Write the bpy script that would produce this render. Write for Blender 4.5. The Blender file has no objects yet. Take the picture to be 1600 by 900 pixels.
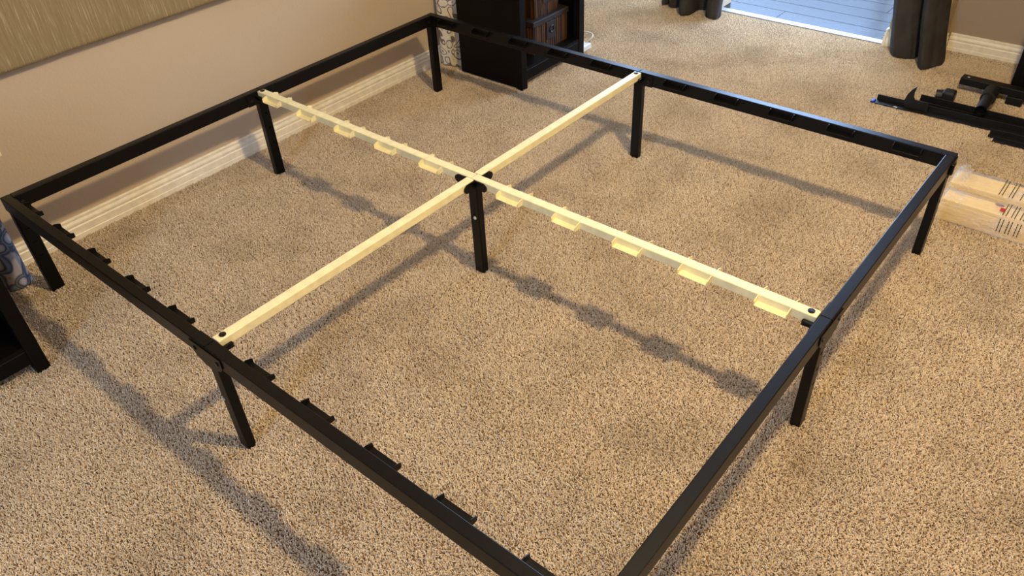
import bpy, bmesh, math, random
from mathutils import Vector, Matrix, noise
random.seed(7)
SC = bpy.context.scene
COL = SC.collection

# ------------------------------------------------------------------ camera
cam_d = bpy.data.cameras.new('camera')
cam_d.sensor_fit = 'HORIZONTAL'
cam_d.sensor_width = 36.0
cam_d.lens = 36.0 * 1226.54 / 1600
cam_d.clip_start, cam_d.clip_end = 0.02, 100
cam = bpy.data.objects.new('camera', cam_d)
COL.objects.link(cam)
R_, U_, F_ = (Vector((0.76886788, 0.63781712, -0.0450722)), Vector((-0.37280835, 0.50444426, 0.77881315)),
              Vector((-0.51947677, 0.58200112, -0.62563454)))
m4 = Matrix((R_, U_, -F_)).transposed().to_4x4()
m4.translation = Vector((1.40385639, -1.43420777, 1.52399167))
cam.matrix_world = m4
SC.camera = cam

# ------------------------------------------------------------------ sky, daylight, lamp, exposure
world = bpy.data.worlds.new('sky')
SC.world = world
world.use_nodes = True
bg = world.node_tree.nodes['Background']
bg.inputs['Color'].default_value = (0.41, 0.62, 1.0, 1)
bg.inputs['Strength'].default_value = 17.0


def portal(name, loc, rot, sx, sy):
    d = bpy.data.lights.new(name, 'AREA')
    d.shape = 'RECTANGLE'
    d.size, d.size_y = sx, sy
    d.cycles.is_portal = True
    o = bpy.data.objects.new(name, d)
    COL.objects.link(o)
    o.location, o.rotation_euler = loc, rot
    return o


portal('daylight_portal_doorway', (-0.05, 2.56, 1.03), (math.radians(-90), 0, 0), 0.88, 2.04)
portal('daylight_portal_side_door', (-1.03, 2.56, 1.03), (math.radians(-90), 0, 0), 0.42, 2.04)
portal('daylight_portal_window', (0.90, -3.24, 1.55), (math.radians(90), 0, 0), 0.54, 1.34)

LAMP = Vector((1.35, -0.17, 2.43))
ld = bpy.data.lights.new('ceiling_lamp_bulb', 'POINT')
ld.energy = 150
ld.color = (1.0, 0.77, 0.425)
ld.shadow_soft_size = 0.065
lo = bpy.data.objects.new('ceiling_lamp_bulb', ld)
COL.objects.link(lo)
lo.location = LAMP

vs = SC.view_settings
vs.view_transform = 'Standard'
vs.look = 'None'
vs.gamma = 1.0
vs.use_curve_mapping = False
vs.exposure = 0.55
SC.cycles.max_bounces = 8
SC.cycles.diffuse_bounces = 5
SC.cycles.caustics_reflective = False
SC.cycles.caustics_refractive = False
SC.cycles.sample_clamp_indirect = 6.0


# ------------------------------------------------------------------ materials
def srgb(r, g, b):
    f = lambda c: (c / 255 / 12.92) if c / 255 <= 0.04045 else ((c / 255 + 0.055) / 1.055) ** 2.4
    return (f(r), f(g), f(b), 1)


class NT:
    def __init__(self, name):
        self.m = bpy.data.materials.new(name)
        self.m.use_nodes = True
        self.t = self.m.node_tree
        self.p = self.t.nodes['Principled BSDF']

    def n(self, kind, **kw):
        o = self.t.nodes.new(kind)
        for k, v in kw.items():
            setattr(o, k, v)
        return o

    def l(self, a, b):
        self.t.links.new(a, b)

    def coords(self, scale=(1, 1, 1), src='Object'):
        tc = self.n('ShaderNodeTexCoord')
        mp = self.n('ShaderNodeMapping')
        mp.inputs['Scale'].default_value = scale
        self.l(tc.outputs[src], mp.inputs['Vector'])
        return mp.outputs['Vector']

    def noise(self, vec, scale, detail=4, rough=0.55):
        o = self.n('ShaderNodeTexNoise')
        o.inputs['Scale'].default_value = scale
        o.inputs['Detail'].default_value = detail
        o.inputs['Roughness'].default_value = rough
        if vec is not None:
            self.l(vec, o.inputs['Vector'])
        return o.outputs['Fac']

    def ramp(self, fac, stops):
        o = self.n('ShaderNodeValToRGB')
        e = o.color_ramp.elements
        while len(e) < len(stops):
            e.new(0.5)
        for k, (pos, c) in enumerate(stops):
            e[k].position = pos
            e[k].color = c
        self.l(fac, o.inputs['Fac'])
        return o.outputs['Color']

    def bump(self, h, strength, dist):
        o = self.n('ShaderNodeBump')
        o.inputs['Strength'].default_value = strength
        o.inputs['Distance'].default_value = dist
        self.l(h, o.inputs['Height'])
        self.l(o.outputs['Normal'], self.p.inputs['Normal'])

    def base(self, c):
        if isinstance(c, tuple):
            self.p.inputs['Base Color'].default_value = c
        else:
            self.l(c, self.p.inputs['Base Color'])

    def set(self, rough=0.5, metal=0.0, spec=0.5):
        self.p.inputs['Roughness'].default_value = rough
        self.p.inputs['Metallic'].default_value = metal
        self.p.inputs['Specular IOR Level'].default_value = spec
        return self


def plain(name, c, rough=0.5, metal=0.0, spec=0.5, bump=None):
    k = NT(name)
    v = k.coords()
    a = k.noise(v, 35, 3)
    lo_ = tuple(x * 0.9 for x in c[:3]) + (1,)
    hi_ = tuple(min(1, x * 1.08) for x in c[:3]) + (1,)
    k.base(k.ramp(a, [(0.3, lo_), (0.7, hi_)]))
    k.set(rough, metal, spec)
    if bump:
        k.bump(k.noise(v, bump[0], 2), bump[1], bump[2])
    return k.m


M = {}
M['black_metal'] = plain('black_powder_coat', (0.0026, 0.0024, 0.0020, 1), 0.38, 0, 0.24)
M['black_flat'] = plain('black_hole', (0.002, 0.002, 0.002, 1), 0.9, 0, 0.1)
M['black_bolt'] = plain('black_bolt', (0.006, 0.006, 0.006, 1), 0.35)
M['silver'] = plain('zinc_bolt', (0.7, 0.69, 0.66, 1), 0.45, 0.4)
M['cream'] = plain('cream_powder_coat', srgb(236, 226, 178), 0.42, 0, 0.4)
M['black_wood'] = plain('espresso_wood', (0.0035, 0.0026, 0.002, 1), 0.5, 0, 0.14)
M['white_trim'] = plain('white_trim_paint', srgb(240, 232, 212), 0.4)
M['strip_metal'] = plain('threshold_metal', srgb(150, 148, 144), 0.4)
M['cover_plate'] = plain('cream_plastic', srgb(236, 222, 176), 0.35)
M['white_plastic'] = plain('white_plastic', srgb(222, 220, 206), 0.35)
M['black_plastic'] = plain('black_plastic', (0.008, 0.0075, 0.0075, 1), 0.5)
M['black_rail'] = plain('black_rail_paint', (0.006, 0.0056, 0.0052, 1), 0.45, 0, 0.35)
M['brown_trim'] = plain('dark_brown_leatherette', srgb(36, 24, 18), 0.65)
M['ceiling_white'] = plain('ceiling_paint', srgb(232, 226, 214), 0.9)
M['blue_cap'] = plain('blue_plastic', srgb(40, 60, 150), 0.35)
M['print_ink'] = plain('black_print_ink', (0.02, 0.02, 0.022, 1), 0.4)
M['red_ink'] = plain('red_ink', srgb(190, 40, 50), 0.5)
M['purple_ink'] = plain('purple_ink', srgb(110, 80, 140), 0.5)

M['outside_grey'] = plain('outside_grey_matt', srgb(150, 150, 150), 0.9, 0, 0.1)

k = NT('wall_paint')
v = k.coords()
k.base(k.ramp(k.noise(v, 1.5, 2), [(0.3, srgb(190, 171, 144)), (0.7, srgb(196, 178, 152))]))
k.set(0.75, 0, 0.25)
k.bump(k.noise(v, 110, 4, 0.6), 0.35, 0.004)
M['wall'] = k.m

k = NT('wall_colour_darker')  # darker tone of the wall colour, for the far right wall
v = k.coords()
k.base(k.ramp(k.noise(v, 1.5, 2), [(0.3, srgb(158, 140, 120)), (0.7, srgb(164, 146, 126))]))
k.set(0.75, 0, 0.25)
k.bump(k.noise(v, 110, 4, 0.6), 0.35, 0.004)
M['wall_darker'] = k.m

k = NT('headboard_fabric')
v = k.coords((60, 60, 3))
s1 = k.noise(v, 1.6, 5, 0.7)
v2 = k.coords((160, 160, 9))
s2 = k.noise(v2, 1.7, 3, 0.6)
mx = k.n('ShaderNodeMath', operation='MULTIPLY')
k.l(s1, mx.inputs[0])
k.l(s2, mx.inputs[1])
k.base(k.ramp(mx.outputs[0], [(0.14, srgb(128, 111, 78)), (0.30, srgb(142, 125, 92)), (0.42, srgb(180, 164, 130))]))
k.set(0.5, 0, 0.4)
k.bump(s2, 0.4, 0.002)
M['headboard'] = k.m

# carpet: colour per tuft, shade painted darker at tuft roots, broad patches for pile lean
k = NT('carpet_yarn')
at = k.n('ShaderNodeAttribute', attribute_name='tuft_shade')
geo = k.n('ShaderNodeNewGeometry')
big = k.n('ShaderNodeTexNoise')
big.inputs['Scale'].default_value = 4.2
big.inputs['Detail'].default_value = 4
k.l(geo.outputs['Position'], big.inputs['Vector'])
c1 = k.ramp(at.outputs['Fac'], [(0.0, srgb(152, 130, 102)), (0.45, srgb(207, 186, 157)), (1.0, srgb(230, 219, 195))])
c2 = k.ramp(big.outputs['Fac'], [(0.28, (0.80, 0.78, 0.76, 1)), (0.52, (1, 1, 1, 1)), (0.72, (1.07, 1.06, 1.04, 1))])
mix = k.n('ShaderNodeMix', data_type='RGBA', blend_type='MULTIPLY')
mix.inputs['Factor'].default_value = 1.0
k.l(c1, mix.inputs['A'])
k.l(c2, mix.inputs['B'])
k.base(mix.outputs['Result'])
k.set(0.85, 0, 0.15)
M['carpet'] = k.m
M['carpet_backing'] = plain('carpet_backing', srgb(120, 98, 76), 0.95, 0, 0.1)

k = NT('dark_curtain_cloth')
v = k.coords()
k.base(k.ramp(k.noise(v, 14, 5), [(0.3, srgb(50, 46, 42)), (0.7, srgb(64, 60, 55))]))
k.set(0.8, 0, 0.2)
k.bump(k.noise(v, 700, 2), 0.3, 0.001)
M['dark_cloth'] = k.m

# scrolled pattern cloth: warped rings and vines on white
k = NT('scroll_pattern_cloth')
v = k.coords((1, 1, 1))
wn = k.n('ShaderNodeTexNoise')
wn.inputs['Scale'].default_value = 11
wn.inputs['Detail'].default_value = 1
k.l(v, wn.inputs['Vector'])
add = k.n('ShaderNodeVectorMath', operation='MULTIPLY_ADD')
k.l(wn.outputs['Color'], add.inputs[0])
add.inputs[1].default_value = (0.09, 0.09, 0.09)
k.l(v, add.inputs[2])
vo = k.n('ShaderNodeTexVoronoi', feature='F1')
vo.inputs['Scale'].default_value = 21
k.l(add.outputs[0], vo.inputs['Vector'])
sn = k.n('ShaderNodeMath', operation='SINE')
ml = k.n('ShaderNodeMath', operation='MULTIPLY')
ml.inputs[1].default_value = 17.0
k.l(vo.outputs['Distance'], ml.inputs[0])
k.l(ml.outputs[0], sn.inputs[0])
pat = k.ramp(sn.outputs[0], [(0.0, srgb(226, 218, 200)), (0.60, srgb(220, 212, 196)), (0.70, srgb(104, 95, 92)), (0.96, srgb(126, 117, 113))])
v3 = k.noise(v, 6, 2)
tint = k.ramp(v3, [(0.40, (1, 1, 1, 1)), (0.58, (0.86, 0.88, 0.92, 1)), (0.70, (0.95, 0.90, 0.74, 1))])
mix = k.n('ShaderNodeMix', data_type='RGBA', blend_type='MULTIPLY')
mix.inputs['Factor'].default_value = 0.75
k.l(pat, mix.inputs['A'])
k.l(tint, mix.inputs['B'])
k.base(mix.outputs['Result'])
k.set(0.8, 0, 0.2)
M['scroll_cloth'] = k.m

k = NT('blue_paisley_cloth')
v = k.coords((1, 1, 1))
wn = k.n('ShaderNodeTexNoise')
wn.inputs['Scale'].default_value = 9
wn.inputs['Detail'].default_value = 1
k.l(v, wn.inputs['Vector'])
add = k.n('ShaderNodeVectorMath', operation='MULTIPLY_ADD')
k.l(wn.outputs['Color'], add.inputs[0])
add.inputs[1].default_value = (0.10, 0.10, 0.10)
k.l(v, add.inputs[2])
vo = k.n('ShaderNodeTexVoronoi', feature='F1')
vo.inputs['Scale'].default_value = 18
k.l(add.outputs[0], vo.inputs['Vector'])
k.base(k.ramp(vo.outputs['Distance'], [(0.0, srgb(176, 150, 92)), (0.16, srgb(182, 176, 178)), (0.34, srgb(148, 146, 156)), (0.42, srgb(52, 54, 66)),
                                       (0.50, srgb(112, 122, 136)), (0.62, srgb(60, 66, 82)), (0.72, srgb(160, 156, 160))]))
k.set(0.8, 0, 0.2)
M['paisley_cloth'] = k.m

k = NT('grey_wood_plank')
v = k.coords((2, 40, 10))
a = k.noise(v, 3, 6, 0.6)
oi = k.n('ShaderNodeObjectInfo')
c1 = k.ramp(a, [(0.3, srgb(36, 35, 36)), (0.7, srgb(56, 54, 56))])
c2 = k.ramp(oi.outputs['Random'], [(0.0, (0.8, 0.8, 0.8, 1)), (1.0, (1.08, 1.08, 1.08, 1))])
mix = k.n('ShaderNodeMix', data_type='RGBA', blend_type='MULTIPLY')
mix.inputs['Factor'].default_value = 1.0
k.l(c1, mix.inputs['A'])
k.l(c2, mix.inputs['B'])
k.base(mix.outputs['Result'])
k.set(0.26, 0, 0.11)
k.bump(a, 0.12, 0.001)
M['plank'] = k.m

k = NT('rattan_strips')
v = k.coords((1, 1, 0.02))
a = k.noise(v, 130, 2, 0.6)
k.base(k.ramp(a, [(0.36, srgb(22, 14, 8)), (0.52, srgb(62, 38, 20)), (0.68, srgb(104, 68, 36))]))
k.set(0.5, 0, 0.4)
k.bump(a, 0.8, 0.004)
M['rattan'] = k.m

k = NT('pine_slat_wood')
v = k.coords((1.2, 30, 30))
a = k.noise(v, 2.5, 5, 0.6)
k.base(k.ramp(a, [(0.3, srgb(226, 194, 122)), (0.7, srgb(240, 212, 146))]))
k.set(0.5, 0, 0.4)
M['pine'] = k.m

k = NT('clear_plastic_film')
k.base((0.95, 0.96, 1.0, 1))
k.set(0.12, 0, 0.8)
v = k.coords()
k.bump(k.noise(v, 28, 5, 0.65), 0.9, 0.02)
fz = k.noise(v, 9, 3)
al = k.n('ShaderNodeMapRange')
al.inputs['From Min'].default_value, al.inputs['From Max'].default_value = 0.3, 0.75
al.inputs['To Min'].default_value, al.inputs['To Max'].default_value = 0.12, 0.40
k.l(fz, al.inputs['Value'])
k.l(al.outputs['Result'], k.p.inputs['Alpha'])
M['film'] = k.m


# ------------------------------------------------------------------ helpers
class MB:
    """collects shapes in a bmesh; build() links them as ONE mesh object"""

    def __init__(self):
        self.b = bmesh.new()

    def box(self, x0, x1, y0, y1, z0, z1, bev=0.0, seg=2):
        t = bmesh.new()
        bmesh.ops.create_cube(t, size=1.0)
        for v_ in t.verts:
            v_.co = Vector(((x0 + x1) / 2 + v_.co.x * (x1 - x0), (y0 + y1) / 2 + v_.co.y * (y1 - y0), (z0 + z1) / 2 + v_.co.z * (z1 - z0)))
        if bev > 0:
            bmesh.ops.bevel(t, geom=list(t.edges), offset=bev, segments=seg, profile=0.5, affect='EDGES')
        return self._merge(t)

    def obox(self, c, ax, ay, az, sx, sy, sz, bev=0.0):
        t = bmesh.new()
        bmesh.ops.create_cube(t, size=1.0)
        for v_ in t.verts:
            v_.co = Vector((v_.co.x * sx, v_.co.y * sy, v_.co.z * sz))
        if bev > 0:
            bmesh.ops.bevel(t, geom=list(t.edges), offset=bev, segments=2, profile=0.5, affect='EDGES')
        m = Matrix((Vector(ax).normalized(), Vector(ay).normalized(), Vector(az).normalized())).transposed().to_4x4()
        m.translation = Vector(c)
        bmesh.ops.transform(t, matrix=m, verts=t.verts)
        return self._merge(t)

    def cyl(self, a, b, r, seg=16, r2=None, caps=True):
        a, b = Vector(a), Vector(b)
        d = b - a
        t = bmesh.new()
        bmesh.ops.create_cone(t, cap_ends=caps, cap_tris=False, segments=seg, radius1=r, radius2=r if r2 is None else r2, depth=d.length)
        m = d.to_track_quat('Z', 'Y').to_matrix().to_4x4()
        m.translation = (a + b) / 2
        bmesh.ops.transform(t, matrix=m, verts=t.verts)
        return self._merge(t)

    def prism(self, pts, n, th):
        """polygon pts (3D, planar) extruded by th along n"""
        n = Vector(n).normalized() * th
        t = bmesh.new()
        a = [t.verts.new(Vector(q)) for q in pts]
        b_ = [t.verts.new(Vector(q) + n) for q in pts]
        t.faces.new(a)
        t.faces.new(list(reversed(b_)))
        for i in range(len(pts)):
            j = (i + 1) % len(pts)
            t.faces.new((a[j], a[i], b_[i], b_[j]))
        bmesh.ops.recalc_face_normals(t, faces=t.faces)
        return self._merge(t)

    def tube(self, pts, r, seg=8):
        pts = [Vector(q) for q in pts]
        t = bmesh.new()
        rings = []
        for i, q in enumerate(pts):
            d = (pts[min(i + 1, len(pts) - 1)] - pts[max(i - 1, 0)]).normalized()
            qx = d.to_track_quat('Z', 'Y')
            rings.append([t.verts.new(q + qx @ Vector((r * math.cos(2 * math.pi * s / seg), r * math.sin(2 * math.pi * s / seg), 0))) for s in range(seg)])
        for i in range(len(rings) - 1):
            for s in range(seg):
                t.faces.new((rings[i][s], rings[i][(s + 1) % seg], rings[i + 1][(s + 1) % seg], rings[i + 1][s]))
        t.faces.new(list(reversed(rings[0])))
        t.faces.new(rings[-1])
        return self._merge(t)

    def sheet(self, grid):
        """grid of points [row][col] -> quads"""
        t = bmesh.new()
        vv = [[t.verts.new(Vector(q)) for q in row] for row in grid]
        for i in range(len(vv) - 1):
            for j in range(len(vv[0]) - 1):
                t.faces.new((vv[i][j], vv[i][j + 1], vv[i + 1][j + 1], vv[i + 1][j]))
        return self._merge(t)

    def _merge(self, t):
        me = bpy.data.meshes.new('tmp')
        t.to_mesh(me)
        t.free()
        self.b.from_mesh(me)
        bpy.data.meshes.remove(me)
        return self

    def build(self, name, mat, parent=None, smooth=False, loc=None):
        me = bpy.data.meshes.new(name)
        self.b.to_mesh(me)
        self.b.free()
        me.materials.append(mat)
        if smooth:
            for p_ in me.polygons:
                p_.use_smooth = True
        o = bpy.data.objects.new(name, me)
        COL.objects.link(o)
        if parent is not None:
            o.parent = parent
            w = Vector((0, 0, 0))
            q = parent
            while q is not None:
                w += q.location
                q = q.parent
            me.transform(Matrix.Translation(-w))
        if loc is not None:
            me.transform(Matrix.Translation(-Vector(loc)))
            o.location = loc
        return o


def tag(o, label=None, cat=None, group=None, kind=None):
    if label:
        o['label'] = label
    if cat:
        o['category'] = cat
    if group:
        o['group'] = group
    if kind:
        o['kind'] = kind
    return o


def thing(name, label, cat, loc, group=None):
    o = bpy.data.objects.new(name, None)
    COL.objects.link(o)
    o.location = loc
    return tag(o, label, cat, group)


def copy_of(o, parent, offset):
    c = o.copy()
    COL.objects.link(c)
    c.parent = parent
    c.location = o.location + Vector(offset)
    return c


def spline(pts, n):
    pts = [Vector(q) for q in pts]
    out = []
    P = [pts[0] * 2 - pts[1]] + pts + [pts[-1] * 2 - pts[-2]]
    for i in range(1, len(P) - 2):
        for s in range(n):
            t = s / n
            a, b, c, d = P[i - 1], P[i], P[i + 1], P[i + 2]
            out.append(0.5 * ((2 * b) + (c - a) * t + (2 * a - 5 * b + 4 * c - d) * t * t + (3 * b - a - 3 * c + d) * t ** 3))
    out.append(pts[-1])
    return out


# ------------------------------------------------------------------ room shell
XW = -1.28          # plaster of the head wall
YF = 2.585          # plaster of the far wall, right part
YD = 2.48           # plaster of the far wall, doorway part
XR, YN, ZC = 3.4, -3.2, 2.62


def struct(name, mb, mat, parent=None):
    return tag(mb.build(name, mat, parent), kind='structure')


struct('wall_head', MB().box(XW - 0.1, XW, YN - 0.1, 2.70, 0, ZC), M['wall'])
struct('wall_right', MB().box(XR, XR + 0.1, YN - 0.1, 2.70, 0, ZC), M['wall'])
struct('wall_far', MB().box(XW, -1.24, YD, 2.62, 0, ZC).box(-1.24, -0.82, YD, 2.62, 2.06, ZC).box(-0.82, -0.49, YD, 2.62, 0, ZC).box(-0.49, 0.39, YD, 2.62, 2.06, ZC).box(0.39, 0.625, YD, 2.70, 0, ZC), M['wall'])
struct('wall_far_right', MB().box(0.6251, XR, YF, 2.70, 0, ZC), M['wall_darker'])
struct('wall_near', MB().box(XW, 0.60, YN - 0.1, YN, 0, ZC).box(1.20, XR, YN - 0.1, YN, 0, ZC).box(0.60, 1.20, YN - 0.1, YN, 0, 0.85)
       .box(0.60, 1.20, YN - 0.1, YN, 2.25, ZC), M['wall'])
struct('window_1', MB().box(0.60, 0.63, YN - 0.08, YN - 0.02, 0.85, 2.25).box(1.17, 1.20, YN - 0.08, YN - 0.02, 0.85, 2.25)
       .box(0.63, 1.17, YN - 0.08, YN - 0.02, 0.85, 0.88).box(0.63, 1.17, YN - 0.08, YN - 0.02, 2.22, 2.25)
       .box(0.63, 1.17, YN - 0.08, YN - 0.02, 1.53, 1.56), M['white_trim'])
struct('ceiling', MB().box(XW - 0.1, XR + 0.1, YN - 0.1, 4.0, ZC, ZC + 0.1), M['ceiling_white'])
floor = struct('floor', MB().box(XW - 0.1, XR + 0.1, YN - 0.1, 2.70, -0.06, -0.007), M['carpet_backing'])

# sun room behind the doorway: wide glazed side lets the sky in
struct('wall_sunroom_left', MB().box(-2.3, -2.2, 2.70, 4.0, 0, ZC), M['wall'])
struct('wall_sunroom_right', MB().box(2.2, 2.3, 2.70, 4.0, 0, ZC), M['wall'])
struct('wall_sunroom_far', MB().box(-2.2, 2.2, 3.7, 3.8, 0, 0.12).box(-2.2, 2.2, 3.7, 3.8, 2.55, ZC).box(-2.2, -1.9, 3.7, 3.8, 0.12, 2.55)
       .box(1.9, 2.2, 3.7, 3.8, 0.12, 2.55), M['wall'])
struct('window_2', MB().box(-1.9, -1.84, 3.72, 3.78, 0.12, 2.55).box(1.84, 1.9, 3.72, 3.78, 0.12, 2.55).box(-0.03, 0.03, 3.72, 3.78, 0.12, 2.55)
       .box(-1.84, -0.03, 3.72, 3.78, 0.12, 0.18).box(0.03, 1.84, 3.72, 3.78, 0.12, 0.18), M['white_trim'])

# added unseen wall cutting low sky from floor reflections; paving outside the sun room
struct('wall_sky_blocker', MB().box(-6, 6, 6.4, 6.5, -0.1, 1.75), M['outside_grey'])
struct('ground_garden', MB().box(-6, 6, 3.85, 6.4, -0.2, -0.1), M['outside_grey'])


def baseboard(name, a, b, nrm, h=0.078):
    """profiled strip from a to b (xy on the plaster), standing out along nrm"""
    a, b, n = Vector((*a, 0)), Vector((*b, 0)), Vector((*nrm, 0))
    prof = [(0, -0.006), (0.014, -0.006), (0.014, 0.014), (0.0125, 0.016), (0.0125, 0.041), (0.010, 0.0445), (0.010, 0.048), (0.012, 0.051), (0.0115, 0.057),
            (0.0085, 0.063), (0.007, 0.0665), (0.0085, 0.069), (0.0085, 0.0755), (0.006, 0.078), (0, 0.078)]
    pts = [a + n * d + Vector((0, 0, z * h / 0.078)) for d, z in prof]
    mb = MB()
    mb.prism(pts, (b - a).normalized(), (b - a).length)
    return struct(name, mb, M['white_trim'])


baseboard('baseboard_head', (XW, YN), (XW, YD), (1, 0))
baseboard('baseboard_far', (0.639, YF), (XR, YF), (0, -1))
baseboard('baseboard_return', (0.625, 2.48), (0.625, YF - 0.016), (1, 0))
baseboard('baseboard_jamb', (0.39, YD - 0.014), (0.39, 2.62), (-1, 0))
baseboard('baseboard_doorway', (0.391, YD), (0.625, YD), (0, -1))
struct('trim_1', MB().box(-0.49, 0.376, YD - 0.005, YD + 0.042, -0.006, 0.004, 0.002), M['strip_metal'])   # threshold strip

# wood floor of the sun room, plank by plank
wf = struct('floor_sunroom', MB().box(-2.2, 2.2, 2.52, 3.8, -0.05, -0.012), M['black_flat'])
pw = 0.125
row = 0
y = 2.525
while y < 3.6:
    off = [-0.19, 0.62, -0.75, 0.25][row % 4] - 3.6
    x = off
    while x < 2.2:
        x0, x1 = max(x, -2.2), min(x + 1.2, 2.2)
        if x1 - x0 > 0.05:
            MB().box(x0 + 0.001, x1 - 0.001, y + 0.0012, y + pw - 0.0012, -0.012, -0.002, 0.001, 1).build('plank', M['plank'], wf)
        x += 1.2
    y += pw
    row += 1

# ------------------------------------------------------------------ carpet pile (stuff): real tufts, one tile repeated by geometry nodes
TS, NT_ = 0.24, 72
PX, PY = XW + 0.014, YD - 0.004


def tufts(x0, y0, rng, dents=()):
    """verts, faces, shades of one tile of tufts with its corner at x0, y0"""
    V, Fc, S = [], [], []
    d = TS / NT_
    for i in range(NT_):
        for j in range(NT_):
            cx = x0 + (i + 0.5 + rng.uniform(-0.42, 0.42)) * d
            cy = y0 + (j + 0.5 + rng.uniform(-0.42, 0.42)) * d
            az = rng.uniform(0, 2 * math.pi)
            lean = rng.uniform(0.25, 1.05)
            ln = rng.uniform(0.009, 0.0135)
            drop = 0.0
            for (dx, dy, dr) in dents:
                q = math.hypot(cx - dx, cy - dy) / dr
                if q < 1:
                    drop = max(drop, 0.0052 * (1 - q * q))
                elif q < 1.35 and rng.random() < 0.5:
                    az = math.atan2(cy - dy, cx - dx)
                    lean = 0.95
            L_ = Vector((math.cos(az) * math.sin(lean), math.sin(az) * math.sin(lean), math.cos(lean)))
            s1 = Vector((-math.sin(az), math.cos(az), 0))
            s2 = L_.cross(s1)
            sh = rng.random()
            b0 = Vector((cx, cy, -0.0095 - drop))
            w = rng.uniform(0.85, 1.2)
            base = len(V)
            for (t, r) in ((0.0, 0.0011), (0.55, 0.00155), (0.88, 0.0012)):
                q = b0 + L_ * ln * t
                q.z += 0.0006 * t
                for a_ in range(4):
                    an = a_ * math.pi / 2
                    V.append(q + (s1 * math.cos(an) + s2 * math.sin(an)) * r * w)
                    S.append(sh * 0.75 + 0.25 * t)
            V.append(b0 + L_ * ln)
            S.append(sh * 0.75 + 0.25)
            for r_ in range(2):
                for a_ in range(4):
                    p0 = base + r_ * 4 + a_
                    p1 = base + r_ * 4 + (a_ + 1) % 4
                    Fc.append((p0, p1, p1 + 4, p0 + 4))
            for a_ in range(4):
                Fc.append((base + 8 + a_, base + 8 + (a_ + 1) % 4, base + 12))
    return V, Fc, S


def in_view(x, y):
    if y > YD - 0.1 and not (-0.9 < x < 3.3):
        return False
    d = Vector((x, y, 0)) - cam.matrix_world.translation
    z = d.dot(F_)
    if z < 0.2:
        return False
    px, py = 800 + 1226.5 * d.dot(R_) / z, 450 - 1226.5 * d.dot(U_) / z
    return -900 < px < 2500 and -500 < py < 1900


rng = random.Random(3)
V, Fc, S = tufts(-TS / 2, -TS / 2, rng)
K = [0] * len(V)
ROT = [0.0] * len(V)
DENTS = [(-0.912, 0.006, 0.026), (0.269, 0.015, 0.026), (0.393, -0.916, 0.024), (0.376, 0.911, 0.022)]
centres = []
for i in range(0, 20):
    for j in range(0, 24):
        cx, cy = PX + TS * (i + 0.5), PY - TS * (j + 0.5)
        if i >= 0 and in_view(cx, cy):
            centres.append((cx, cy))
for i in range(12):                                    # the strip in front of the set-back wall on the right
    centres.append((0.64 + TS * (i + 0.5), YF - 0.004 - TS / 2))
    centres.append((0.64 + TS * i + 0.1, YF - 0.001 - TS / 2))
loose = []
for (cx, cy) in centres:
    dn = [q for q in DENTS if abs(q[0] - cx) < TS / 2 + 0.04 and abs(q[1] - cy) < TS / 2 + 0.04]
    if dn:
        v2, f2, s2 = tufts(cx - TS / 2, cy - TS / 2, rng, dn)
        b0 = len(V)
        V += v2
        S += s2
        K += [1] * len(v2)
        ROT += [0.0] * len(v2)
        Fc += [tuple(q + b0 for q in f_) for f_ in f2]
    else:
        loose.append((cx, cy))
for (cx, cy) in loose:
    V.append(Vector((cx, cy, 0)))
    S.append(0.0)
    K.append(2)
    ROT.append(rng.choice((0, 1, 2, 3)) * math.pi / 2)
me = bpy.data.meshes.new('carpet_pile')
me.from_pydata([tuple(q) for q in V], [], Fc)
for nm, typ, data in (('tuft_shade', 'FLOAT', S), ('piece_kind', 'INT', K), ('turn', 'FLOAT', ROT)):
    a_ = me.attributes.new(nm, typ, 'POINT')
    a_.data.foreach_set('value', data)
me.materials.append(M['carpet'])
pile = bpy.data.objects.new('carpet_pile', me)
COL.objects.link(pile)
pile.parent = floor
tag(pile, kind='stuff')
ng = bpy.data.node_groups.new('carpet_tiles', 'GeometryNodeTree')
ng.interface.new_socket('Geometry', in_out='INPUT', socket_type='NodeSocketGeometry')
ng.interface.new_socket('Geometry', in_out='OUTPUT', socket_type='NodeSocketGeometry')
N = ng.nodes
gi, go = N.new('NodeGroupInput'), N.new('NodeGroupOutput')
ak = N.new('GeometryNodeInputNamedAttribute')
ak.data_type = 'INT'
ak.inputs['Name'].default_value = 'piece_kind'


def sel(val):
    c = N.new('FunctionNodeCompare')
    c.data_type = 'INT'
    c.operation = 'EQUAL'
    ia = [s_ for s_ in c.inputs if s_.enabled]
    ng.links.new(ak.outputs['Attribute'], ia[0])
    ia[1].default_value = val
    s_ = N.new('GeometryNodeSeparateGeometry')
    s_.domain = 'POINT'
    ng.links.new(gi.outputs[0], s_.inputs['Geometry'])
    ng.links.new(c.outputs[0], s_.inputs['Selection'])
    return s_.outputs['Selection']


ar = N.new('GeometryNodeInputNamedAttribute')
ar.data_type = 'FLOAT'
ar.inputs['Name'].default_value = 'turn'
cx_ = N.new('ShaderNodeCombineXYZ')
ng.links.new(ar.outputs['Attribute'], cx_.inputs['Z'])
mp_ = N.new('GeometryNodeMeshToPoints')
ng.links.new(sel(2), mp_.inputs['Mesh'])
ip = N.new('GeometryNodeInstanceOnPoints')
ng.links.new(mp_.outputs['Points'], ip.inputs['Points'])
ng.links.new(sel(0), ip.inputs['Instance'])
ng.links.new(cx_.outputs[0], ip.inputs['Rotation'])
jn = N.new('GeometryNodeJoinGeometry')
ng.links.new(ip.outputs['Instances'], jn.inputs[0])
ng.links.new(sel(1), jn.inputs[0])
ng.links.new(jn.outputs[0], go.inputs[0])
md = pile.modifiers.new('carpet_tiles', 'NODES')
md.node_group = ng

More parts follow.
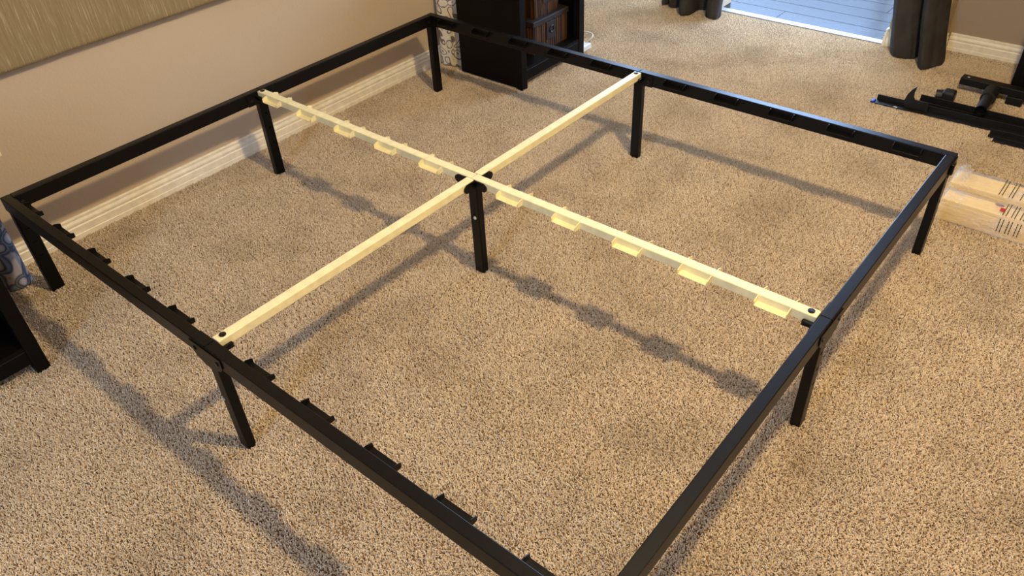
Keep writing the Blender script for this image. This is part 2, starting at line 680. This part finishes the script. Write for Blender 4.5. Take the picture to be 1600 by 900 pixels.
# ------------------------------------------------------------------ the bed frame
L2, W2, H = 2.1427 / 2, 0.915, 0.3457
RW, RH, LW, INS = 0.0274, 0.0453, 0.0302, 0.0035
bed = thing('bed_frame', 'black steel platform bed frame with cream centre beams on nine legs, assembled without slats', 'bed frame', (0, 0, 0))
B = 0.0022
G = 0.0006


def rail(name, x0, x1, y0, y1):
    return MB().box(x0, x1, y0, y1, H - RH, H, B).build(name, M['black_metal'], bed)


head_a = rail('head_rail', -L2, -L2 + RW, -W2 + RW + G, -G)
head_b = rail('head_rail', -L2, -L2 + RW, G, W2 - RW - G)
foot_a = rail('foot_rail', L2 - RW, L2, -W2 + RW + G, -G)
foot_b = rail('foot_rail', L2 - RW, L2, G, W2 - RW - G)
side = {}
for sy in (-1, 1):
    y0, y1 = (-W2, -W2 + RW) if sy < 0 else (W2 - RW, W2)
    side[sy, 0] = rail('side_rail', -L2, -G, y0, y1)
    side[sy, 1] = rail('side_rail', G, L2, y0, y1)

BX = [-0.945, -0.754, -0.556, -0.358, -0.158, 0.153, 0.351, 0.547, 0.741, 0.942]     # the ten slat positions
TW, TL, TZ = 0.021, 0.082, 0.3265


def bracket(x, y_in, s, parent, mat):
    """small tray for a slat end: a ledge that stands out of the rail by TW along s, lips at both ends"""
    mb = MB()
    ya, yb = sorted((y_in, y_in + s * TW))
    mb.box(x - TL / 2, x + TL / 2, ya, yb, TZ - 0.0022, TZ, 0.0006, 1)
    for e in (-1, 1):
        xe = x + e * (TL / 2 - 0.0011)
        yo = y_in + s * TW
        pts = [(xe - 0.0011, y_in, TZ), (xe - 0.0011, y_in, H - 0.0025), (xe - 0.0011, y_in + s * TW * 0.35, H - 0.0025),
               (xe - 0.0011, yo, TZ + 0.0115), (xe - 0.0011, yo, TZ)]
        mb.prism(pts, (1, 0, 0), 0.0022)
    return mb.build('slat_bracket', mat, parent)


for sy in (-1, 1):
    for x in BX:
        bracket(x, sy * (W2 - RW), -sy, side[sy, 0 if x < 0 else 1], M['black_metal'])

# centre beams: the long one carries slat brackets, the cross one is plain
BW, BH = 0.0275, 0.0245
xe = L2 - RW - 0.003
ye = W2 - RW - 0.003
beam = []
for s in (-1, 1):
    a_, b_ = sorted((s * 0.0011, s * xe))
    o = MB().box(a_, b_, -BW / 2, BW / 2, H - BH, H, 0.0022).build('center_beam', M['cream'], bed)
    tag(o, 'cream painted centre beam')
    beam.append(o)
    for x in BX:
        if x * s > 0:
            for t in (-1, 1):
                bracket(x, t * BW / 2, t, o, M['cream'])
for s in (-1, 1):
    a_, b_ = sorted((s * (BW / 2 + 0.0018), s * ye))
    o = MB().box(-BW / 2, BW / 2, a_, b_, H - BH, H, 0.0022).build('cross_beam', M['cream'], bed)
    tag(o, 'cream painted cross beam')
    beam.append(o)
for (x, y), par in (((xe - 0.018, 0), beam[1]), ((-xe + 0.014, 0), beam[0]), ((0, -ye + 0.02), beam[2]), ((0, ye - 0.014), beam[3])):
    tag(MB().cyl((x, y, H - 0.001), (x, y, H + 0.0022), 0.0085, 14).cyl((x, y, H + 0.0022), (x, y, H + 0.0036), 0.0055, 14)
        .build('bolt', M['black_bolt'], par), 'black round bolt head')

# legs
LEGS = {}


def leg(key, wx, wy, top):
    i, j = key
    x0 = (-L2 + INS, -wx / 2, L2 - INS - wx)[i + 1]
    y0 = (-W2 + INS, -wy / 2, W2 - INS - wy)[j + 1]
    o = MB().box(x0, x0 + wx, y0, y0 + wy, -0.006, top, 0.003).build('leg', M['black_metal'], bed)
    LEGS[key] = (o, x0, y0, wx, wy)


for i in (-1, 0, 1):                                    # flat tubes, the wide side along the rail they carry
    for j in (-1, 0, 1):
        if i == 0:
            leg((i, j), 0.035, 0.025, H - BH - 0.004 if j == 0 else H - RH)
        else:
            leg((i, j), 0.026, 0.042 if (i, j) == (-1, -1) else 0.036, H - RH)


def hole(key, face, z, slot=False):
    o, x0, y0, wx, wy = LEGS[key]
    r = 0.0045
    if face == '+x':
        c = Vector((x0 + wx, y0 + wy / 2, z))
        n = Vector((1, 0, 0))
    else:
        c = Vector((x0 + wx / 2, y0, z))
        n = Vector((0, -1, 0))
    mb = MB()
    if slot:
        t = Vector((0, 1, 0)) if face == '+x' else Vector((1, 0, 0))
        mb.obox(c, t, n, n.cross(t) if False else Vector((0, 0, 1)), 0.013, 0.0009, 0.005)
    else:
        mb.cyl(c - n * 0.001, c + n * 0.0004, r, 12)
    tag(mb.build('adjustment_hole', M['black_flat'], o), 'dark punched hole')


for z in (0.255, 0.195, 0.135):
    hole((-1, 0), '+x', z)
for z in (0.235, 0.185, 0.135):
    hole((-1, -1), '+x', z, True)
for key in ((1, 1), (1, 0)):
    for z in (0.24, 0.19, 0.14):
        hole(key, '+x', z)
o, x0, y0, wx, wy = LEGS[0, 0]
tag(MB().cyl((0.002, y0 + 0.001, 0.205), (0.002, y0 - 0.0025, 0.205), 0.0052, 12).build('bolt', M['silver'], o), 'silver bolt head on the leg')
o, x0, y0, wx, wy = LEGS[0, -1]
tag(MB().cyl((x0 + 0.006, y0 + 0.001, 0.165), (x0 + 0.006, y0 - 0.0025, 0.165), 0.0052, 12).build('bolt', M['silver'], o), 'silver bolt head on the leg')


# joint plates over the rail seams at the four middle legs: a gusset outside, a plate inside, bolts
def joint(axis, s):
    """axis 'x': on the head/foot rail (s = -1/1), axis 'y': on a side rail"""
    mb = MB()
    if axis == 'y':
        P = lambda u, z, d: Vector((u, s * (W2 + d), z))
        n_out, n_in = Vector((0, s, 0)), Vector((0, -s, 0))
        Pi = lambda u, z: Vector((u, s * (W2 - RW), z))
    else:
        P = lambda u, z, d: Vector((s * (L2 + d), u, z))
        n_out, n_in = Vector((s, 0, 0)), Vector((-s, 0, 0))
        Pi = lambda u, z: Vector((s * (L2 - RW), u, z))
    zb = H - RH
    pts = [(-0.062, H - 0.008), (0.062, H - 0.008), (0.062, zb + 0.012), (0.048, zb - 0.004), (LW / 2, zb - 0.018), (-LW / 2, zb - 0.018), (-0.048, zb - 0.004),
           (-0.062, zb + 0.012)]
    mb.prism([P(u, z, 0.0002) for u, z in pts], n_out, 0.003)
    pts = [(-0.06, H - 0.004), (0.06, H - 0.004), (0.06, zb - 0.001), (LW / 2, zb - 0.001), (LW / 2, zb - 0.012), (-LW / 2, zb - 0.012), (-LW / 2, zb - 0.001),
           (-0.06, zb - 0.001)]
    mb.prism([Pi(u, z) + n_in * 0.0002 for u, z in pts], n_in, 0.0026)
    o = mb.build('joint_plate', M['black_metal'], bed)
    for u in (-0.045, 0.045):
        q = P(u, H - 0.026, 0.003)
        MB().cyl(q, q + n_out * 0.003, 0.0055, 10).build('bolt', M['black_bolt'], o)
        q = Pi(u, H - 0.026) + n_in * 0.0026
        MB().cyl(q, q + n_in * 0.003, 0.005, 10).build('bolt', M['black_bolt'], o)
    # tongue under the beam end
    mb = MB()
    for t in (-1, 1):
        q = Pi(t * (BW / 2 + 0.007), H - 0.0185)
        c = q + n_in * 0.016
        ay = Vector((0, 0, 1)).cross(n_in)
        mb.obox(c, n_in, ay, (0, 0, 1), 0.03, 0.0095, 0.010, 0.003)
    q = Pi(0, H - BH - 0.003) + n_in * 0.016
    mb.obox(q, n_in, Vector((0, 0, 1)).cross(n_in), (0, 0, 1), 0.03, 0.046, 0.003)
    mb.build('beam_support', M['black_metal'], o)


for s in (-1, 1):
    joint('x', s)
    joint('y', s)

# corner fittings
for sx in (-1, 1):
    for sy in (-1, 1):
        mb = MB()
        xi, yi = sx * (L2 - RW), sy * (W2 - RW)
        mb.box(*sorted((xi, xi - sx * 0.028)), *sorted((yi, yi - sy * 0.0028)), H - RH + 0.002, H - 0.006)
        mb.box(*sorted((xi, xi - sx * 0.0028)), *sorted((yi, yi - sy * 0.028)), H - RH + 0.002, H - 0.006)
        # outside clasp hooked over the end of the head or foot rail
        xo = sx * L2
        mb.box(*sorted((xo, xo + sx * 0.0035)), *sorted((sy * (W2 - 0.004), sy * (W2 - 0.060))), H - RH - 0.010, H - 0.007, 0.0012, 1)
        mb.box(*sorted((xo, xo + sx * 0.010)), *sorted((sy * (W2 - 0.046), sy * (W2 - 0.060))), H - RH + 0.002, H - 0.010, 0.0015, 1)
        c = mb.build('corner_bracket', M['black_metal'], bed)
        MB().cyl((xi - sx * 0.0028, yi - sy * 0.018, H - 0.022), (xi - sx * 0.006, yi - sy * 0.018, H - 0.022), 0.005, 10).build('bolt', M['black_bolt'], c)
        MB().cyl((xo + sx * 0.003, sy * (W2 - 0.02), H - 0.026), (xo + sx * 0.0065, sy * (W2 - 0.02), H - 0.026), 0.0055, 10).build('bolt', M['black_bolt'], c)

# cross bracket on the centre leg: four corner pairs of ears hug the beams
mb = MB()
for sx in (-1, 1):
    for sy in (-1, 1):
        for ax in (0, 1):
            d0, d1 = BW / 2 + 0.0006, BW / 2 + 0.0046
            rr = 0.0125
            zc = H - 0.005 - rr
            pts = [(BW / 2 - 0.0, H - 0.003), (0.062 - rr, H - 0.003)]
            for q in range(1, 9):
                an = math.pi / 2 - q * math.pi / 8
                pts.append((0.062 - rr + rr * math.cos(an), zc + rr * math.sin(an)))
            pts += [(0.042, zc - rr), (0.034, zc - rr + 0.005), (BW / 2, zc - rr + 0.001)]
            if ax == 0:
                P3 = [Vector((sx * u, sy * d0, z)) for u, z in pts]
                mb.prism(P3, (0, sy, 0), d1 - d0)
            else:
                P3 = [Vector((sx * d0, sy * u, z)) for u, z in pts]
                mb.prism(P3, (sx, 0, 0), d1 - d0)
mb.box(-0.019, 0.019, -0.019, 0.019, H - BH - 0.0045, H - BH - 0.0005)
mb.box(-0.0006, 0.0006, -0.012, 0.012, H - BH - 0.0005, H - 0.003)
for sy in (-1, 1):
    mb.box(-0.012, 0.012, *sorted((sy * (BW / 2 + 0.0003), sy * (BW / 2 + 0.0014))), H - BH - 0.0005, H - 0.003)
cb = mb.build('cross_bracket', M['black_metal'], LEGS[0, 0][0])

# ------------------------------------------------------------------ headboard on the wall
t = bmesh.new()
hb_x0, hb_x1, hb_y0, hb_y1, hb_z0, hb_z1 = XW + 0.012, -1.232, -0.98, 0.98, 0.617, 1.30
mb = MB()
mb.box(hb_x0, hb_x1, hb_y0, hb_y1, hb_z0, hb_z1, 0.014, 4)
bmesh.ops.subdivide_edges(mb.b, edges=[e for e in mb.b.edges if e.calc_length() > 0.3], cuts=24, use_grid_fill=True)
for v_ in mb.b.verts:
    if v_.co.z < 0.7:
        v_.co.z += 0.004 * noise.noise(Vector((0, v_.co.y * 5, 0))) + 0.0015 * noise.noise(Vector((3, v_.co.y * 18, 0)))
hb = mb.build('headboard', M['headboard'], None, True, (hb_x1, 0, hb_z0))
tag(hb, 'olive upholstered fabric headboard with silvery streaks mounted on the beige wall', 'headboard')

# outlet cover low on the wall
oc = thing('outlet_cover', 'small cream outlet cover plate on the wall at left edge', 'outlet', (XW, -0.845, 0.375))
MB().box(XW + 0.0005, XW + 0.006, -0.880, -0.808, 0.372, 0.488, 0.002).build('plate', M['cover_plate'], oc)
MB().box(XW + 0.004, XW + 0.008, -0.861, -0.829, 0.396, 0.464, 0.001).build('socket', M['cover_plate'], oc)

# ------------------------------------------------------------------ curtains
def curtain(name, path, ztop, mat, label, sub=6, flare=None, lean=0.0, th=0.003, zbot=0.0):
    pts = spline([(x, y, 0) for x, y in path], sub)
    zs = [zbot, 0.015, 0.05, 0.1, 0.18, 0.3, 0.5, 0.8, 1.2, 1.7, ztop]
    cen = sum(pts, Vector()) / len(pts)
    grid = []
    for z in zs:
        rowp = []
        for i, q in enumerate(pts):
            w = q.copy()
            if flare:
                kx = flare(z, i / (len(pts) - 1))
                w = cen + (w - cen) * kx
            w.x += lean * min(z, 0.35)
            if z < 0.3:
                w += Vector((noise.noise(Vector((i * 0.4, z * 14, 1))), noise.noise(Vector((i * 0.4, z * 14, 7))), 0)) * 0.006
            zz = z
            if z == zbot:
                zz += 0.006 * (0.5 + noise.noise(Vector((i * 0.35, 2, 0))))
            rowp.append((w.x, w.y, zz))
        grid.append(rowp)
    mb = MB()
    mb.sheet(grid)
    o = mb.build(name, mat, None, True, (cen.x, cen.y, 0))
    sm = o.modifiers.new('thickness', 'SOLIDIFY')
    sm.thickness = th
    sb = o.modifiers.new('smooth', 'SUBSURF')
    sb.levels = sb.render_levels = 1
    return tag(o, label, 'curtain')


curtain('dark_curtain', [(0.43, 2.43), (0.448, 2.385), (0.475, 2.350), (0.515, 2.352), (0.553, 2.372), (0.572, 2.415), (0.580, 2.375), (0.592, 2.315), (0.622, 2.272),
                         (0.655, 2.322), (0.680, 2.385), (0.672, 2.440)], 2.15, M['dark_cloth'],
        'dark grey curtain panel hanging at the right side of the doorway', lean=-0.17)
curtain('dark_curtain', [(-0.80, 2.44), (-0.785, 2.385), (-0.765, 2.385), (-0.748, 2.42), (-0.735, 2.375), (-0.705, 2.370), (-0.672, 2.395), (-0.655, 2.43), (-0.640, 2.32),
                         (-0.605, 2.290), (-0.575, 2.335), (-0.570, 2.41), (-0.535, 2.425), (-0.515, 2.40), (-0.495, 2.345), (-0.455, 2.325), (-0.425, 2.350), (-0.435, 2.41)],
        2.15, M['dark_cloth'], 'dark grey curtain panel hanging at the left side of the doorway')
curtain('patterned_curtain', [(-1.262, 1.155), (-1.243, 1.118), (-1.20, 1.122), (-1.150, 1.140), (-1.135, 1.175), (-1.17, 1.22), (-1.24, 1.25), (-1.25, 1.30), (-1.18, 1.33),
                              (-1.14, 1.38), (-1.2, 1.43), (-1.25, 1.48)], 2.15, M['scroll_cloth'],
        'white curtain with grey scrolls hanging behind the right nightstand')
curtain('patterned_curtain', [(-1.20, -0.94), (-1.165, -0.925), (-1.140, -0.945), (-1.145, -0.99), (-1.19, -1.02), (-1.24, -1.06), (-1.24, -1.11), (-1.17, -1.14), (-1.15, -1.20),
                              (-1.21, -1.25), (-1.24, -1.31), (-1.17, -1.36)], 2.15, M['paisley_cloth'],
        'blue and white patterned curtain hanging behind the left nightstand')


# ------------------------------------------------------------------ nightstands
def nightstand(label, x0, x1, y0, y1, group=None):
    h = 0.62
    n = thing('nightstand', label, 'nightstand', ((x0 + x1) / 2, (y0 + y1) / 2, 0), group)
    w = M['black_wood']
    P = 0.037
    for (a, b) in ((y0, y0 + 0.018), (y1 - 0.018, y1)):
        MB().box(x0 + 0.002, x1 - P, a, b, 0.004, h - 0.022, 0.001, 1).build('side_panel', w, n)
    for (a, b) in ((y0 - 0.001, y0 + P), (y1 - P, y1 + 0.001)):
        MB().box(x1 - P, x1, a, b, -0.004, h - 0.022, 0.0015).build('post', w, n)
    MB().box(x0, x0 + 0.006, y0 + 0.018, y1 - 0.018, 0.03, h - 0.022).build('back_panel', w, n)
    MB().box(x0 + 0.006, x1 - 0.004, y0 + 0.019, y1 - 0.019, 0.082, 0.096).build('shelf', w, n)
    MB().box(x1 - 0.022, x1 - 0.003, y0 + P, y1 - P, 0.036, 0.0818, 0.001, 1).build('apron', w, n)
    MB().box(x0, x1 + 0.012, y0 - 0.012, y1 + 0.012, h - 0.022, h, 0.002).build('top', w, n)
    d = MB().box(x1 - 0.022, x1 - 0.003, y0 + P + 0.002, y1 - P - 0.002, h - 0.15, h - 0.026, 0.0015).build('drawer', w, n)
    c = (y0 + y1) / 2
    MB().cyl((x1 - 0.004, c, h - 0.088), (x1 + 0.018, c, h - 0.088), 0.011, 16).build('knob', w, d)
    return n


nightstand('black wood nightstand holding two stacked rattan baskets, by the far corner of the bed frame', -1.105, -0.730, 1.106, 1.576)
nightstand('empty black wood nightstand at the left edge by the bed corner nearest that edge', -1.075, -0.700, -1.55, -1.080)


def basket(label, x0, x1, y0, y1, z0, z1, lid, grp=None):
    b = thing('lidded_basket', label, 'basket', ((x0 + x1) / 2, (y0 + y1) / 2, z0), grp)
    mb = MB()
    n = int((y1 - y0) / 0.008)
    for i in range(n):                                   # upright rattan splints, front and both ends
        a = y0 + (y1 - y0) * i / n
        mb.box(x1 - 0.005 + 0.0012 * (i % 2), x1 + 0.0012 * (i % 2), a + 0.0004, a + (y1 - y0) / n - 0.0004, z0, z1)
    n = int((x1 - x0) / 0.008)
    for i in range(n):
        a = x0 + (x1 - 0.006 - x0) * i / n
        q = 0.0012 * (i % 2)
        mb.box(a + 0.0004, a + (x1 - 0.006 - x0) / n - 0.0004, y0 - q, y0 + 0.005 - q, z0, z1)
        mb.box(a + 0.0004, a + (x1 - 0.006 - x0) / n - 0.0004, y1 - 0.005 + q, y1 + q, z0, z1)
    mb.box(x0, x0 + 0.004, y0 + 0.006, y1 - 0.006, z0, z1)
    mb.box(x0 + 0.005, x1 - 0.006, y0 + 0.006, y1 - 0.006, z0, z0 + 0.006)
    mb.build('body', M['rattan'], b)
    e = 0.006
    l = MB().box(x0 - e, x1 + e, y0 - e, y1 + e, z1 - 0.012, z1 + lid, 0.004).build('lid', M['brown_trim'], b)
    c = (y0 + y1) / 2
    zc = (z0 + z1) / 2 + 0.02
    hp = MB().box(x1 + 0.0026, x1 + 0.006, c - 0.034, c + 0.034, zc - 0.045, zc + 0.035, 0.001, 1).build('label_holder', M['brown_trim'], b)
    ring = [(x1 + 0.008, c + 0.016 * math.cos(q * math.pi / 6), zc + 0.014 * math.sin(q * math.pi / 6)) for q in range(13)]
    MB().tube(ring, 0.003, 6).build('pull_ring', M['black_bolt'], hp)
    return b


basket('brown rattan basket with dark lid on the nightstand shelf, lower of the two', -1.05, -0.785, 1.262, 1.515, 0.0965, 0.236, 0.014)
basket('brown rattan basket standing on top of another basket inside the nightstand', -1.03, -0.805, 1.30, 1.475, 0.2505, 0.40, 0.014)

# power strip with its cord on the carpet beside the nightstand
pa = thing('power_adapter', 'small white power adapter with a looped cord on the carpet beside the nightstand', 'adapter', (-0.80, 1.655, 0))
MB().box(-0.850, -0.752, 1.60, 1.672, 0, 0.030, 0.006).build('body', M['white_plastic'], pa)
lp = spline([(-0.78, 1.66, 0.03), (-0.76, 1.69, 0.050), (-0.79, 1.725, 0.052), (-0.85, 1.735, 0.045), (-0.88, 1.70, 0.040), (-0.86, 1.66, 0.04), (-0.85, 1.62, 0.03)], 5)
MB().tube(lp, 0.003, 6).build('cord', M['white_plastic'], pa, True)

# ------------------------------------------------------------------ wrapped slat bundles by the right corner of the frame
def bundle(label, x0, x1, y0, y1, layers, hgt, stamp, skew):
    n = thing('slat_bundle', label, 'slat bundle', (x0, y0, 0))
    th = hgt / layers
    for i in range(layers):
        o_ = random.uniform(-0.002, 0.002)
        inset = 0.0 if i < layers - 1 else 0.006
        MB().box(x0 + random.uniform(0, 0.006), x1 - random.uniform(0, 0.006), y0 + 0.003 + inset * 0.2 + o_ * 0.3, y1 - 0.003 - inset + o_ * 0.3,
                 i * th + 0.0002, (i + 1) * th - 0.0002, 0.0012, 1).build('wood_slat', M['pine'], n)
    # film round the bundle: a sleeve with soft wrinkles, open to the left
    prof = [(y0, 0.0), (y0 - 0.001, hgt * 0.5), (y0, hgt + 0.001), (y0 + (y1 - y0) * 0.35, hgt + 0.003), (y0 + (y1 - y0) * 0.7, hgt + 0.002), (y1 + 0.001, hgt + 0.001),
            (y1 + 0.002, hgt * 0.5), (y1 + 0.001, 0.0)]
    grid = []
    for i in range(61):
        x = x0 - 0.002 + (x1 - x0 + 0.004) * i / 60
        row_ = []
        for j, (yy, zz) in enumerate(prof):
            q = noise.noise(Vector((x * 22, yy * 30, zz * 30)))
            out = 0.0012 + 0.0022 * max(0, q)
            row_.append((x, yy + (-out if j < 2 else out if j > 5 else 0), zz + (out if 2 <= j <= 5 else 0)))
        grid.append(row_)
    f = MB().sheet(grid).build('plastic_wrap', M['film'], n, True)
    tag(f, 'clear shiny plastic film')
    # printed dashed lines over the film
    for g_, (xs_, cnt) in enumerate(skew):
        for q in range(cnt):
            xa = xs_ + q * 0.0095
            mb = MB()
            segs = 8
            for s_ in range(segs):
                ta, tb = s_ / segs, (s_ + 0.72) / segs
                ya, yb = y0 + (y1 - y0) * ta, y0 + (y1 - y0) * tb
                mb.box(xa - 0.0014, xa + 0.0014, ya, yb, hgt + 0.0056, hgt + 0.0060)
            if stamp:
                for s_ in range(5):
                    za, zb = hgt * (0.30 + 0.13 * s_), hgt * (0.30 + 0.13 * s_ + 0.1)
                    mb.box(xa - 0.0014, xa + 0.0014, y0 - 0.0052, y0 - 0.0048, za, zb)
            mb.build('printed_line', M['print_ink'], n)
    return n


b1 = bundle('front bundle of pale bed slats in clear film with a red mark', 1.037, 2.05, 1.115, 1.195, 6, 0.076, True,
            [(1.221, 2), (1.246, 2), (1.271, 2)])
sx_, sy_ = 1.207, 1.158
tag(MB().box(sx_, sx_ + 0.013, sy_ - 0.022, sy_ - 0.002, 0.0818, 0.0822).build('red_stamp', M['red_ink'], b1), 'small red printed rectangle')
mb = MB()
mb.tube([(sx_ - 0.008 + 0.012 * math.cos(q * math.pi / 6), sy_ + 0.012 + 0.006 * math.sin(q * math.pi / 6), 0.0822) for q in range(13)], 0.0011, 4)
mb.tube([(sx_ - 0.016, sy_ + 0.012, 0.0822), (sx_ + 0.008, sy_ + 0.012, 0.0822)], 0.0011, 4)
mb.build('purple_mark', M['purple_ink'], b1)
b2 = bundle('rear bundle of pale bed slats in clear film, farther from the bed leg', 1.030, 2.05, 1.235, 1.345, 6, 0.076, False,
            [(1.180, 2), (1.210, 2), (1.243, 1)])
# gathered loose end of the film
mb = MB()
grid = []
for i in range(9):
    u = i / 8
    row_ = []
    for j in range(11):
        w = j / 10
        q = noise.noise(Vector((u * 5, w * 9, 3)))
        row_.append((1.028 + 0.045 * u + 0.012 * q, 1.25 + 0.10 * w + 0.012 * noise.noise(Vector((u * 6, w * 4, 9))), 0.082 + 0.030 * math.sin(math.pi * u) * (0.4 + 0.6 * math.sin(math.pi * w)) + 0.012 * q))
    grid.append(row_)
mb.sheet(grid)
tag(mb.build('loose_film', M['film'], b2, True), 'crumpled loose end of the film')

# ------------------------------------------------------------------ parts of another metal frame, on the carpet at right
def frame_thing(name, label, mb, cat='rail', loc=(0.9, 1.9, 0)):
    o = mb.build(name, M['black_rail'], None, False, loc)
    return tag(o, label, cat)


def angle(mb, a, b, w, h, th=0.004, z0=0.0, flip=1):
    """L profile from a to b: a lying flange of width w to the front, an upright flange of height h at the back"""
    a, b = Vector((*a, 0)), Vector((*b, 0))
    d = (b - a).normalized()
    nrm = Vector((d.y, -d.x, 0)) * flip
    L_ = (b - a).length
    c = (a + b) / 2
    mb.obox(c + nrm * w / 2 + Vector((0, 0, z0 + th / 2)), d, -nrm, (0, 0, 1), L_, w, th, 0.0008)
    mb.obox(c + Vector((0, 0, z0 + h / 2)), d, -nrm, (0, 0, 1), L_, th, h, 0.0008)
    return mb


r1 = thing('angle_rail', 'black steel angle rail with a blue end cap lying nearest the bed frame', 'rail', (0.9, 1.88, 0))
angle(MB(), (0.570, 1.878), (1.50, 1.905), 0.040, 0.026).build('rail_profile', M['black_rail'], r1)
tag(MB().box(0.556, 0.571, 1.838, 1.866, 0, 0.010, 0.003).build('end_cap', M['blue_cap'], r1), 'blue plastic end cap')
tag(MB().box(0.650, 0.664, 1.8415, 1.848, 0.0041, 0.0050).build('slot', M['white_plastic'], r1), 'pale slot through the flange')
r2 = thing('channel_rail', 'black steel channel rail resting against the nearest rail, a tube lying across it', 'rail', (1.0, 1.95, 0))
mb = MB()
angle(mb, (0.718, 1.955), (1.50, 1.945), 0.040, 0.034, 0.004, 0.0)
mb.obox((1.109, 1.911, 0.011), (0.9999, -0.0128, 0), (0.0128, 0.9999, 0), (0, 0, 1), 0.78, 0.004, 0.022)
mb.build('rail_profile', M['black_rail'], r2)
fin = thing('curved_bracket', 'curved pointed steel bracket standing up from the nearest black rail', 'bracket', (0.72, 1.86, 0))
prof = [(0.686, 0.0042), (0.775, 0.0042), (0.776, 0.034), (0.768, 0.046), (0.738, 0.044), (0.719, 0.048), (0.712, 0.058), (0.711, 0.075), (0.716, 0.104), (0.699, 0.086), (0.687, 0.064), (0.679, 0.030)]
MB().prism([(x, 1.856 + 0.06 * (x - 0.68), z) for x, z in prof], (0, 1, 0), 0.004).build('blade', M['black_rail'], fin)
MB().box(0.690, 0.770, 1.8445, 1.8555, 0.0042, 0.0075).build('flange', M['black_rail'], fin)
kb = thing('caster', 'black plastic caster lying on the carpet between the frame rails', 'caster', (0.79, 2.02, 0))
MB().cyl((0.760, 2.010, 0.022), (0.786, 2.016, 0.024), 0.022, 18).build('wheel', M['black_plastic'], kb)
MB().box(0.784, 0.832, 1.992, 2.044, 0.001, 0.050, 0.010, 3).build('housing', M['black_plastic'], kb)
tb = thing('steel_tube', 'short round black tube with a collar lying across the rails', 'tube', (0.95, 2.0, 0.05))
mb = MB()
P0, P1 = Vector((0.958, 1.882, 0.0565)), Vector((0.946, 2.095, 0.0565))
mb.cyl(P0, P1, 0.021, 24, None, False)
mb.cyl(P1, P0, 0.017, 24, None, False)
mb.build('tube', M['black_plastic'], tb, True)
MB().cyl(P0.lerp(P1, 0.06), P0.lerp(P1, 0.065), 0.0172, 24).build('bore', M['black_flat'], tb)
MB().cyl(P0.lerp(P1, 0.56), P0.lerp(P1, 0.93), 0.028, 24).build('collar', M['black_plastic'], tb)
r3 = thing('box_rail', 'black steel box rail at the back of the heap, raised on a short block', 'rail', (1.1, 2.15, 0))
mb = MB()
mb.obox((1.165, 2.150, 0.048), (0.999, -0.035, 0), (0.035, 0.999, 0), (0, 0, 1), 0.71, 0.045, 0.030, 0.002)
mb.build('rail_profile', M['black_rail'], r3)
MB().box(1.000, 1.060, 2.125, 2.165, 0, 0.0328, 0.002).build('foot_block', M['black_rail'], r3)
tag(MB().cyl((0.836, 2.158, 0.0625), (0.836, 2.158, 0.0642), 0.005, 10).build('rivet', M['silver'], r3), 'small bright rivet')
r4 = thing('angle_rail', 'short stepped black rail end lying in front of the others at the right edge', 'rail', (1.2, 1.79, 0))
angle(MB(), (1.022, 1.826), (1.55, 1.838), 0.032, 0.022).build('rail_profile', M['black_rail'], r4)
angle(MB(), (1.045, 1.792), (1.55, 1.803), 0.028, 0.010).build('lower_flange', M['black_rail'], r4)

ds = thing('dresser', 'tall black dresser at the right edge beside the beige wall and baseboard', 'dresser', (1.35, 2.40, 0))
MB().box(0.985, 1.75, 2.225, 2.545, 0, 0.80, 0.003).build('case', M['black_wood'], ds)
for q in range(3):
    d = MB().box(1.01, 1.725, 2.209, 2.2245, 0.09 + q * 0.235, 0.31 + q * 0.235, 0.002).build('drawer', M['black_wood'], ds)
    MB().cyl((1.367, 2.209, 0.2 + q * 0.235), (1.367, 2.19, 0.2 + q * 0.235), 0.012, 14).build('knob', M['black_bolt'], d)
MB().box(0.975, 1.76, 2.20, 2.55, 0.8002, 0.825, 0.003).build('top', M['black_wood'], ds)

# ceiling lamp that lights the room (above the picture): a canopy plate and stem, the bulb is the light at the top of the script
cl = thing('ceiling_lamp', 'ceiling lamp above the bed frame, with an added dark dome blocking upward light', 'lamp', (LAMP.x, LAMP.y, ZC))
MB().cyl((LAMP.x, LAMP.y, ZC - 0.03), (LAMP.x, LAMP.y, ZC), 0.09, 24).build('canopy', M['white_plastic'], cl)
dome = MB()  # added unseen dome, keeps the bulb's light off the ceiling
rings = [[(LAMP.x + (0.03 + 0.14 * math.sin(q * math.pi / 16)) * math.cos(a * math.pi / 16), LAMP.y + (0.03 + 0.14 * math.sin(q * math.pi / 16)) * math.sin(a * math.pi / 16),
           LAMP.z + 0.02 + 0.08 * math.cos(q * math.pi / 16)) for a in range(33)] for q in range(9)]
dome.sheet(rings)
dm = dome.build('uplight_blocker', M['brown_trim'], cl, True)
dm.modifiers.new('thickness', 'SOLIDIFY').thickness = 0.003
MB().cyl((LAMP.x, LAMP.y, LAMP.z + 0.09), (LAMP.x, LAMP.y, ZC - 0.03), 0.02, 16).build('stem', M['white_plastic'], cl)
